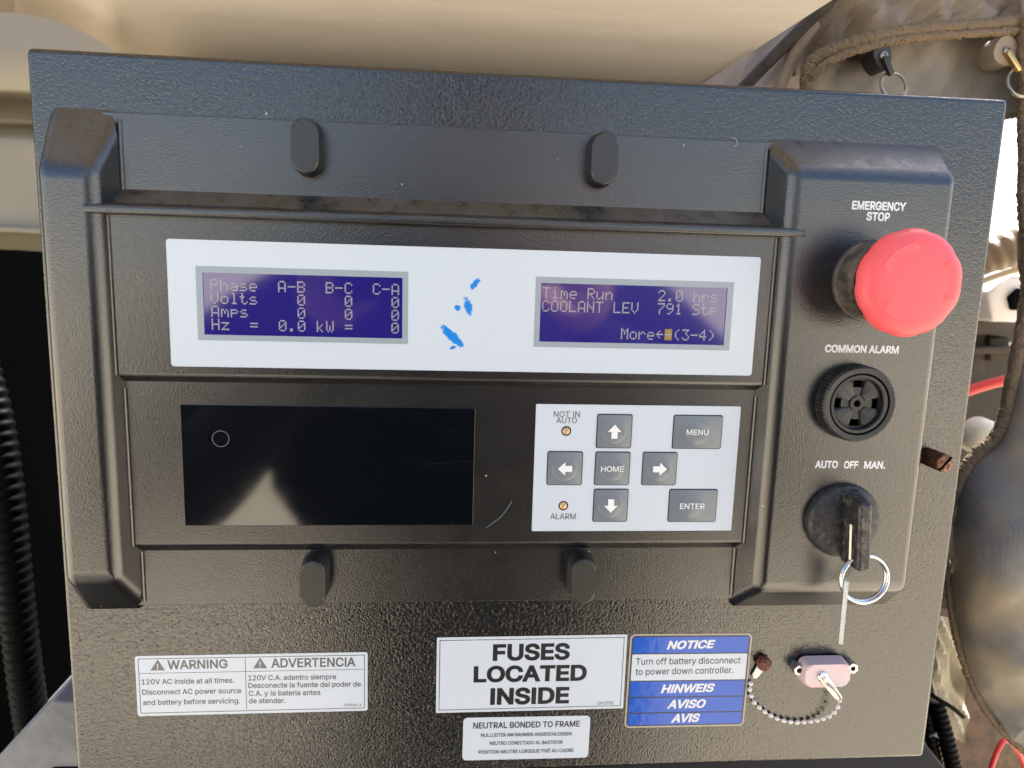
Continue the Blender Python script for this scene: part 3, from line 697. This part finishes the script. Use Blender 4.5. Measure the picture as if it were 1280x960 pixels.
b = MB(); V_ = capsule((134.4, 155.6), (131.6, 160.6), 2.0, 1.5); solid(b, V_, V_, .6, 1.5, .2, 2); b.build('anchor_tab', M_zinc, dc)
bpx = [(223, 433), (216, 476), (228, 523), (250, 570), (286, 606), (325, 638), (370, 664), (415, 687), (463, 702), (512, 711), (560, 715), (610, 712), (659, 708), (705, 700), (750, 688), (793, 670), (830, 641), (856, 602), (868, 553)]
bh = [1.25]*12 + [1.4, 1.8, 2.6, 3.4, 4.4, 5.6, 6.8]
bead = None; pts_ = []
for (u, v), h in zip(bpx, bh):
    u, v = 900+u/5.818, 780+v/5.818; q = P(u, v, h); pts_.append(W(q.x, q.y, h))
    if bead is None:
        b = MB(); lathe(b, q.x, q.y, [(0, h+1.12), (.45, h+1.03), (.8, h+.78), (1.03, h+.43), (1.12, h), (1.03, h-.43), (.8, h-.78), (.45, h-1.03), (.05, h-1.12)], 14)
        bead = b.build('bead', M_bead, dc); b0 = pts_[0]
    else:
        c2 = bead.copy(); COL.objects.link(c2); c2.parent = dc; c2.location = pts_[-1]-b0
b = MB(); tube(b, pts_ + [W(169.8, 168.8, 7.8)], .16*S, 6, sub=2); b.build('chain_wire', M_bead, dc)

# ------------------------------------------------------------------ background: tan bodywork above and left
hd = MB()
rows = []
for v0, h in (('over', (-500, 480)), ('over', (-440, 240)), ('over', (-320, 50)), (-110, -20), (-60, -22), (-15, -27), (15, -33), (40, -41), (62, -52), (80, -68), (98, -94)):  # the overhead rows are an unseen overhang, added to cut off sky light
    r_ = []
    ov = h if v0 == 'over' else None
    if ov: v0, h = -110, -20
    for i, (u, lim) in enumerate(((-700, 16), (-40, 13), (20, 15), (60, 22), (100, 37), (140, 62), (180, 96), (300, 130), (600, 150), (800, 170), (None, 170))):
        t_ = (v0 + 110)/208.0; v = -110 + t_*(lim + 110) if v0 >= -110 else v0
        hh = h if lim > 90 else h*.55 - 12
        if u is None: u = 1040 - 1.546*v; v = v
        q = P(u, v, hh); r_.append(W(q.x, ov[0], ov[1]) if ov else W(q.x, q.y, hh))
    rows.append(r_)
surf(hd, rows, 5, 5, th=3); o = hd.build('hood', M_tan, ang=60); tag(o, 'smooth tan painted hood with a rounded underside, above the top edge of the panel', 'hood')
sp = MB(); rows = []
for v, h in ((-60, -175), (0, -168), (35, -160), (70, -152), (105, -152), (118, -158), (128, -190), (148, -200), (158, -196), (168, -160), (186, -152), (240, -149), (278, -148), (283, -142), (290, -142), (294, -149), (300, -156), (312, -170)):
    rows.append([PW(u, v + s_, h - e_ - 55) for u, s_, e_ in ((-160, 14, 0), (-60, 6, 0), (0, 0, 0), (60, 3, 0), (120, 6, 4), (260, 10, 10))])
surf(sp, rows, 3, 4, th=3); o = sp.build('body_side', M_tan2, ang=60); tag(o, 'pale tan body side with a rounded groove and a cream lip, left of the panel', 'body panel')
# dark bay behind the panel
bay = thing('engine_bay', Vector((-.1, .35, .9)), 'black unlit bay behind the left edge of the panel', 'engine bay')
b = MB()
def box(mb, x0, x1, y0, y1, z0, z1, mi=0):
    V = [(x, y, z) for z in (z0, z1) for y in (y0, y1) for x in (x0, x1)]
    return mb.add(V, [[0, 2, 3, 1], [4, 5, 7, 6], [0, 1, 5, 4], [2, 6, 7, 3], [0, 4, 6, 2], [1, 3, 7, 5]], mi)
box(b, -.7, .20, .55, .57, .55, 1.75); b.build('back_wall', M_black, bay, smooth=False)
b = MB(); box(b, -.72, -.70, .16, .57, .55, 1.75); b.build('side_wall', M_black, bay, smooth=False)
b = MB(); box(b, -.7, .33, .02, .55, .53, .55); b.build('floor_pan', M_black, bay, smooth=False)
b = MB(); tube(b, [PW(-30, 440, -70), PW(-8, 520, -66), PW(6, 610, -62), PW(14, 690, -60), PW(22, 770, -60), PW(32, 850, -62), PW(44, 930, -70)], 8.2*S, 14, ridge=.055, per=.0052); tag(b.build('corrugated_hose', M_hose), 'black corrugated hose hanging in the dark bay at the left', 'hose')
b = MB()
p_ = [P(u, v, -20) for u, v in ((-60, 1010), (4, 940), (66, 876), (130, 880), (140, 1020))]
solid(b, [tuple(q) for q in p_], [tuple(q) for q in p_], -110, -20, 1.2, 3); tag(b.build('grey_box', M_greyb, wn=True), 'mottled grey weathered box corner at the lower left of the panel', 'box')

# ------------------------------------------------------------------ background: canvas cover and clutter on the right
cov = thing('canvas_cover', PW(1150, 150, -70), 'brown canvas cover with frayed binding and metal fasteners, behind the upper right corner', 'canvas cover')
b = MB(); wob = lambda q: q + Vector((0, .0038*math.sin(q.x*230 + q.z*90) + .0018*math.sin(q.x*520-q.z*300) + .0009*math.sin(q.x*1100+q.z*700), 0))
gr = [[PW(u, v, h) for u, v, h in r_] for r_ in (
    ((860, -420, -260), (1000, -420, -120), (1060, -420, -100), (1120, -420, -110), (1180, -420, -100), (1250, -420, -100), (1340, -420, -95)),
    ((870, -90, -260), (1000, -90, -110), (1060, -90, -84), (1120, -90, -100), (1180, -90, -80), (1250, -90, -88), (1340, -90, -80)),
    ((870, -20, -260), (985, -20, -112), (1040, -20, -80), (1085, -20, -96), (1170, -20, -74), (1240, -20, -82), (1340, -24, -76)),
    ((850, 40, -260), (965, 40, -115), (1000, 40, -82), (1050, 42, -90), (1120, 34, -72), (1200, 26, -74), (1340, 18, -72)),
    ((830, 110, -265), (930, 110, -120), (965, 105, -90), (1010, 90, -80), (1100, 58, -70), (1190, 44, -68), (1340, 32, -68)))]
surf(b, gr, 8, 8, th=1.5, wob=wob); b.build('outer_fabric', M_canv, cov)
b = MB(); surf(b, [[PW(u, v, -272) for u in (790, 900, 1010, 1060)] for v in (20, 100, 180, 260)], 3, 3, th=1.5, wob=wob); b.build('lining', M_canv, cov)
b = MB(); gr = [[PW(u, v, h) for u, v, h in r_] for r_ in (
    ((1010, 85, -82), (1100, 50, -82), (1190, 36, -80), (1260, 30, -78), (1350, 26, -76)),
    ((1008, 115, -84), (1100, 88, -80), (1190, 80, -82), (1262, 80, -78), (1350, 80, -78)),
    ((1005, 180, -84), (1100, 140, -82), (1190, 130, -80), (1266, 128, -78), (1350, 122, -78)),
    ((1000, 215, -84), (1100, 172, -82), (1190, 158, -80), (1262, 147, -78), (1350, 138, -78)))]
surf(b, gr, 8, 6, th=1.5, wob=lambda q: q + Vector((0, .0022*math.sin(q.x*160 + q.z*60) + .0011*math.sin(q.x*410 - q.z*260), 0))); b.build('inner_fabric', M_canv2, cov)
b = MB(); surf(b, [[PW(u, v, -64) for u in (1284, 1330, 1400, 1500)] for v in (-60, 60, 200, 330, 470)], 3, 4, th=1.5, wob=wob); b.build('unseen_side_fabric', M_canv, cov)  # extra canvas out of view, added to keep the sun off the flap
def rope(mb, pl, r, h=0, fray=.18):
    q = catmull([PW(*p) for p in pl], 26); q = [v + Vector((random.gauss(0, .00012), 0, random.gauss(0, .00012))) for v in q]
    n0 = len(mb.v); tube(mb, q, r*S*1.08, 14, sub=1)
    for i in range(n0, len(mb.v)): mb.v[i] = mb.v[i] + Vector((random.gauss(0, .00022), random.gauss(0, .00022), random.gauss(0, .00022)))
    return mb
b = MB(); rope(b, [(1008, 118, -66), (1012, 84, -66), (1030, 68, -66), (1075, 52, -64), (1130, 40, -64), (1200, 34, -64), (1290, 26, -64), (1360, 20, -64)], 3.2)
rope(b, [(1014, 98, -63), (1034, 78, -63), (1080, 60, -62), (1130, 49, -62), (1200, 43, -62), (1290, 38, -62), (1360, 34, -62)], 1.9)
rope(b, [(1180, 160, -72), (1230, 152, -72), (1264, 145, -72), (1300, 139, -72), (1340, 134, -72)], 1.3)
rope(b, [(1284, 20, -60), (1281, 60, -60), (1282, 110, -62), (1280, 150, -64), (1281, 200, -64), (1280, 250, -64), (1283, 300, -66), (1284, 360, -66)], 3.0)
b.build('binding', M_fuzz, cov)
b = MB(); M_band = dusty('dark_brown_band', (.022, .016, .011), (.06, .042, .028), .4, .65, .8, .8, 90)  # dark brown band laid in beside the hood edge
for pp in ([(1076, -40), (1016, 22), (968, 70), (912, 128)],):
    tube(b, [PW(u, v, -74) for u, v in pp], 3.2*S, 10)
b.build('dark_band', M_band, cov, ang=60)
b = MB(); tube(b, [PW(1018, 30, -76), PW(990, 72, -74), PW(968, 130, -74)], 3.4*S, 12); b.build('canvas_fold', M_canv, cov)
def fastener(u, v, w_, h_, ang, m_, ru, rv, rr_, h=-62):
    c = P(u, v, h); a = math.radians(ang); pl = []
    for i in range(20):
        t = 2*math.pi*i/20; x, y = w_*math.cos(t)*(1-.25*math.sin(t)), h_*math.sin(t); pl.append((c.x + x*math.cos(a) - y*math.sin(a), c.y + x*math.sin(a) + y*math.cos(a)))
    b = MB(); solid(b, pl, pl, h-12, h, .5, 2); f = b.build('fastener', m_, cov, wn=True)
    b = MB(); lathe(b, c.x, c.y, [(0, h+.6), (.7, h+.6), (1.3, h+1.3), (2.0, h+1.1), (2.4, h-.1)], 20); b.build('grommet', M_ringm, f)
    rc = P(ru, rv, h+2); b = MB()
    tube(b, [W(rc.x + rr_*math.cos(t*math.pi/14), rc.y + rr_*math.sin(t*math.pi/14), h + 2 + 2*math.sin(t*math.pi/14)) for t in range(28)], .85*S, 8, closed=True, sub=1); b.build('ring', M_ringm, f)
    b = MB(); d0 = Vector((c.x, c.y+1.5)); d1 = Vector((rc.x - .3*rr_, rc.y - rr_*.9)); pl = capsule(d0, d1, 1.3, 1.3); solid(b, pl, pl, h+.2, h+2.9, .4, 2); b.build('link', M_brass if m_ is not M_dkm else M_dkm, f)
fastener(1104, 70, 4.6, 7.2, -18, M_dkm, 1117, 107, 6.6); fastener(1258, 64, 7.5, 7.0, 60, M_canv, 1276, 103, 7.2)
# lower flap of grey mesh canvas
fl = thing('canvas_flap', PW(1240, 930, -30), 'bulging grey mesh canvas flap with a tan border, at the right of the panel', 'canvas flap')
b = MB(); gr = [[PW(u, v, h) for u, v, h in r_] for r_ in (
    ((1284, 380, -55), (1300, 370, -52), (1330, 360, -50), (1400, 350, -50)),
    ((1266, 480, -50), (1290, 470, -40), (1330, 460, -36), (1400, 450, -40)),
    ((1244, 548, -48), (1270, 560, -34), (1320, 560, -26), (1400, 550, -34)),
    ((1206, 588, -46), (1240, 620, -28), (1300, 640, -14), (1400, 640, -26)),
    ((1188, 690, -46), (1222, 705, -24), (1290, 715, -8), (1400, 720, -22)),
    ((1196, 795, -46), (1226, 790, -28), (1290, 790, -14), (1400, 790, -26)),
    ((1232, 888, -46), (1256, 872, -34), (1304, 860, -22), (1400, 850, -30)),
    ((1286, 944, -46), (1302, 930, -40), (1330, 915, -34), (1400, 900, -36)))]
surf(b, gr, 8, 6, th=1.5, wob=lambda q: q + Vector((0, .0035*math.sin(q.x*120 - q.z*60) + .0022*math.sin(q.x*60 + q.z*190) + .001*math.sin(q.x*420 - q.z*90), 0))); b.build('mesh_fabric', M_mesh, fl)
b = MB(); rope(b, [(1288, 330, -52), (1282, 385, -50), (1266, 470, -47), (1256, 520, -46), (1244, 546, -45), (1222, 566, -45), (1204, 590, -45), (1190, 620, -46), (1180, 660, -48)], 3.0)
rope(b, [(1182, 680, -46), (1186, 740, -45), (1196, 800, -44), (1212, 850, -44), (1234, 892, -44), (1262, 924, -44), (1292, 948, -44)], 1.6)
b.build('binding', M_fuzz, fl)
b = MB(); tube(b, [PW(1190, 345, -130), PW(1235, 322, -126), PW(1275, 306, -122), (PW(1330, 285, -118))], 10.5*S, 16, ridge=.06, per=.008); tag(b.build('bellows_hose', M_canv), 'brown ribbed bellows hose crossing behind the right edge under the sky gap', 'hose')
b = MB(); tube(b, [PW(1190, 366, -110), PW(1240, 346, -108), PW(1285, 332, -106), PW(1330, 322, -104)], 2.4*S, 10); tag(b.build('tan_pipe', M_tan), 'thin tan pipe below the brown bellows hose at the right', 'pipe')
b = MB(); pl = [tuple(P(u, v, -150)) for u, v in ((1234, 366), (1252, 352), (1266, 343), (1296, 346), (1298, 404), (1240, 402))]; solid(b, pl, pl, -220, -150, 2, 3); wc = b.build('white_canister', M_whitep); tag(wc, 'sunlit white plastic canister glimpsed between panel and canvas', 'canister')
b = MB(); pl = [tuple(P(u, v, -147)) for u, v in ((1262, 372), (1275, 360), (1284, 366), (1284, 386), (1266, 388))]; solid(b, pl, pl, -152, -146, .8, 2); b.build('latch', M_black, wc)
eng = thing('machinery', PW(1240, 560, -200), 'greasy metal machinery behind the right edge of the panel', 'machine')
b = MB(); pl = [tuple(P(u, v, -230)) for u, v in ((1120, 405), (1330, 400), (1330, 760), (1100, 760))]; solid(b, pl, pl, -330, -230, 3, 2); b.build('block', M_grime, eng)
b = MB()
for (u0, v0, u1, v1, h) in ((1180, 404, 1275, 420, -190), (1214, 420, 1232, 470, -200), (1238, 424, 1262, 452, -195), (1180, 436, 1300, 444, -185)):
    pl = [tuple(P(u, v, h)) for u, v in ((u0, v0), (u1, v0-3), (u1, v1-3), (u0, v1))]; solid(b, pl, pl, h-30, h, 1, 2)
b.build('bracket', M_grime, eng)
b = MB(); q = P(1228, 546, -120); lathe(b, q.x, q.y, [(0, -112), (5, -112.5), (9, -115), (11.5, -119), (12, -126)], 40); tag(b.build('round_cap', M_cream), 'cream round cap half hidden behind the right panel edge', 'cap')
b = MB(); tube(b, [PW(1150, 512, -140), PW(1215, 487, -136), PW(1262, 474, -132), PW(1320, 462, -130)], 3.4*S, 12); tag(b.build('red_cable', M_redc), 'red cable stretched behind the right panel edge above the cream cap', 'cable')
# bottom right
b = MB(); gr = []
for j in range(7):
    gr.append([PW(1140 + 15*i + (j*2 if i > 2 else 0), 770 + 26*j + random.uniform(-4, 4), -70 + random.uniform(-7, 7) + (8 if i == 2 else 0)) for i in range(5)])
surf(b, gr, 5, 5, th=2, wob=lambda q: q + Vector((0, .002*math.sin(q.x*700+q.z*420), 0))); tag(b.build('heat_wrap', M_foil), 'crumpled pale heat wrap tied at the lower right behind the panel', 'wrap')
b = MB(); tube(b, [PW(1160, 866, -58), PW(1176, 876, -56), PW(1192, 886, -58), PW(1204, 896, -64)], 1.3*S, 8); tag(b.build('cable_tie', M_black), 'black tie around the crumpled pale heat wrap', 'cable tie')
for i, (pp, r_) in enumerate((([(1170, 880, -62), (1182, 920, -58), (1192, 960, -56), (1200, 1010, -56)], 4.6), ([(1158, 890, -64), (1164, 925, -62), (1172, 965, -60), (1178, 1010, -60)], 3.6))):
    b = MB(); tube(b, [PW(*p) for p in pp], r_*S, 12, ridge=.05, per=.0034); tag(b.build('braided_hose', M_hose), ('thicker black ribbed hose under the pale heat wrap', 'thinner black ribbed hose beside the panel foot at the lower right')[i], 'hose')
lh = None
b = MB(); pl = [tuple(P(u, v, -18)) for u, v in ((60, 962), (1060, 946), (1156, 928), (1190, 970))] + [(238, 240), (238, 1150), (-330, 1150), (-330, 330), (-175, 300)]; solid(b, pl, pl, -75, -18, 2, 3); tag(b.build('lower_housing', M_navy, wn=True), 'dark blue housing corner below the lower right corner of the panel', 'housing')
b = MB(); solid(b, rect(-560, 880, 480, 905), rect(-560, 880, 480, 905), -15, 430, 3, 2); b.build('added_dark_plate', M_black, bpy.data.objects['lower_housing'])  # added below view so that down-facing surfaces reflect black
b = MB(); pl = [tuple(P(u, v, -170)) for u, v in ((1120, 760), (1340, 760), (1340, 1040), (1120, 1040))]; solid(b, pl, pl, -230, -170, 2, 2); tag(b.build('frame_rail', dusty('rusty_brown_paint', (.05, .028, .016), (.15, .08, .04), .4, .6, .8, .7, 60)), 'dirty brown frame rail in the gap under the canvas flap', 'frame rail')
for i, (pp, lb) in enumerate((([(1236, 970, -110), (1246, 940, -108), (1258, 925, -110), (1275, 945, -112), (1290, 990, -112)], 'red cable loop in the lower right corner under the canvas flap'),)):
    b = MB(); tube(b, [PW(*p) for p in pp], 1.7*S, 10); tag(b.build('red_cable', M_redc), lb, 'cable')

# ------------------------------------------------------------------ the photographer, mirrored in the gloss of the panel
def skin_mesh(verts, edges, rad, root=0, lv=2):
    me = bpy.data.meshes.new('sk'); me.from_pydata(verts, edges, []); ob = bpy.data.objects.new('sk', me); COL.objects.link(ob)
    md = ob.modifiers.new('skin', 'SKIN'); md.use_smooth_shade = True
    for i, d in enumerate(me.skin_vertices[0].data): d.radius = rad[i]; d.use_root = (i == root)
    sb = ob.modifiers.new('sub', 'SUBSURF'); sb.levels = lv; sb.render_levels = lv
    bpy.context.view_layer.update(); dg = bpy.context.evaluated_depsgraph_get(); e = ob.evaluated_get(dg).to_mesh()
    v = [q.co.copy() for q in e.vertices]; f = [list(p.vertices) for p in e.polygons]
    ob.evaluated_get(dg).to_mesh_clear(); bpy.data.objects.remove(ob); bpy.data.meshes.remove(me); return v, f
M_shirt = dusty('dark_navy_shirt', (.005, .007, .012), (.009, .011, .018), .4, .6, 1, .9, 60); M_jean = mat('dark_work_trousers', (.016, .017, .022), .9, spec=.1)
M_skin = mat('skin', (.42, .24, .16), .5); M_hair = mat('dark_hair', (.015, .011, .008), .6); M_boot = mat('dark_boots', (.02, .016, .012), .6)
per = thing('person', W(20, 1390, 640), 'person in a dark navy shirt standing before the panel and holding up a phone', 'person')
J = [(60, 500, 640, .125, .235), (34, 300, 640, .13, .25), (24, 110, 636, .13, .24), (18, 10, 636, .10, .14), (16, -90, 636, .058, .058), (12, -150, 628, .07, .066), (10, -225, 626, .095, .08), (10, -295, 628, .072, .062),
     (-180, 45, 632, .08, .075), (-265, 85, 622, .07, .068), (-445, 300, 540, .062, .06), (-268, 212, 450, .055, .055), (-118, 30, 372, .032, .03),
     (215, 50, 632, .085, .08), (290, 110, 622, .08, .078), (455, 280, 540, .068, .065), (275, 160, 450, .055, .055), (108, 30, 372, .032, .03),
     (-35, 620, 650, .11, .13), (-45, 950, 645, .08, .08), (-55, 1310, 658, .05, .048), (-60, 1352, 640, .036, .04), (-65, 1362, 550, .026, .038),
     (160, 620, 650, .11, .13), (175, 950, 645, .08, .08), (185, 1310, 658, .05, .048), (190, 1352, 640, .036, .04), (195, 1362, 550, .026, .038)]
E_ = [(0, 1), (1, 2), (2, 3), (3, 4), (4, 5), (5, 6), (6, 7), (3, 8), (8, 9), (9, 10), (10, 11), (11, 12), (3, 13), (13, 14), (14, 15), (15, 16), (16, 17), (0, 18), (18, 19), (19, 20), (20, 21), (21, 22), (0, 23), (23, 24), (24, 25), (25, 26), (26, 27)]
v_, f_ = skin_mesh([W(*q[:3]) for q in J], E_, [q[3:] for q in J])
b = MB(); b.v = v_; b.f = f_
for f in f_:
    c = sum((v_[i] for i in f), Vector())/len(f); z = c.z; h = -c.y/S
    b.m.append(2 if (z > Z0 + .085 and abs(c.x-.015) < .12) else 3 if z < .09 else 1 if z < .88 else 0)
b.build('body', [M_shirt, M_jean, M_skin, M_boot], per)
b = MB(); bm = bmesh.new(); bmesh.ops.create_icosphere(bm, subdivisions=3, radius=1)
for q in bm.verts: q.co = W(11 + q.co.x*86, -243 + (-q.co.z)*(88 if q.co.z > 0 else 55), 634 - q.co.y*98*(1 if q.co.y > 0 else .62))
q_, g_ = bm_out(bm); bm.free(); b.add(q_, g_); b.build('hair', M_hair, per)
for x in (-22, 42):
    b = MB(); bm = bmesh.new(); bmesh.ops.create_icosphere(bm, subdivisions=2, radius=.012); q_, g_ = bm_out(bm); bm.free(); c = W(x, -212, 540); b.add([q + c for q in q_], g_); b.build('eye', M_hair, per)
b = MB(); v_, f_ = skin_mesh([W(10, -212, 533), W(10, -190, 525), W(10, -174, 519)], [(0, 1), (1, 2)], [(.009, .009), (.011, .012), (.016, .013)]); b.add(v_, f_); b.build('nose', M_skin, per)
for sx, x0 in ((-1, -118), (1, 108)):
    vv = [W(x0, 24, 372), W(x0 - sx*8, 0, 350), W(x0 - sx*14, -28, 342)]; ee = [(0, 1), (1, 2)]; rr = [(.026, .02), (.036, .017), (.036, .015)]
    for k_, (yy, ln) in enumerate(((-52, .9), (-36, 1.0), (-18, .95), (0, .8))):
        n0 = len(vv); vv += [W(x0 - sx*6, yy, 344), W(x0 + sx*6*0 - sx*16, yy-2, 342 + 6), W(x0 - sx*(16 + 26*ln), yy-3, 346), W(x0 - sx*(20 + 42*ln), yy-3, 344)]
        ee += [(2, n0), (n0, n0+1), (n0+1, n0+2), (n0+2, n0+3)]; rr += [(.010, .010), (.0095, .0095), (.0085, .0085), (.0075, .0075)]
    n0 = len(vv); vv += [W(x0 - sx*16, 14, 342), W(x0 - sx*34, 6, 340), W(x0 - sx*50, 0, 338)]; ee += [(1, n0), (n0, n0+1), (n0+1, n0+2)]; rr += [(.012, .012), (.0105, .0105), (.009, .009)]
    v_, f_ = skin_mesh(vv, ee, rr); b = MB(); b.add(v_, f_); b.build('hand', M_skin, per)
ph = MB(); solid(ph, rrect(-100, -68, 52, 8, 9), rrect(-100, -68, 52, 8, 9), 326, 334.5, 1.2, 2); tag(ph.build('phone', M_smooth), 'dark phone held level between both hands in front of the panel', 'phone')
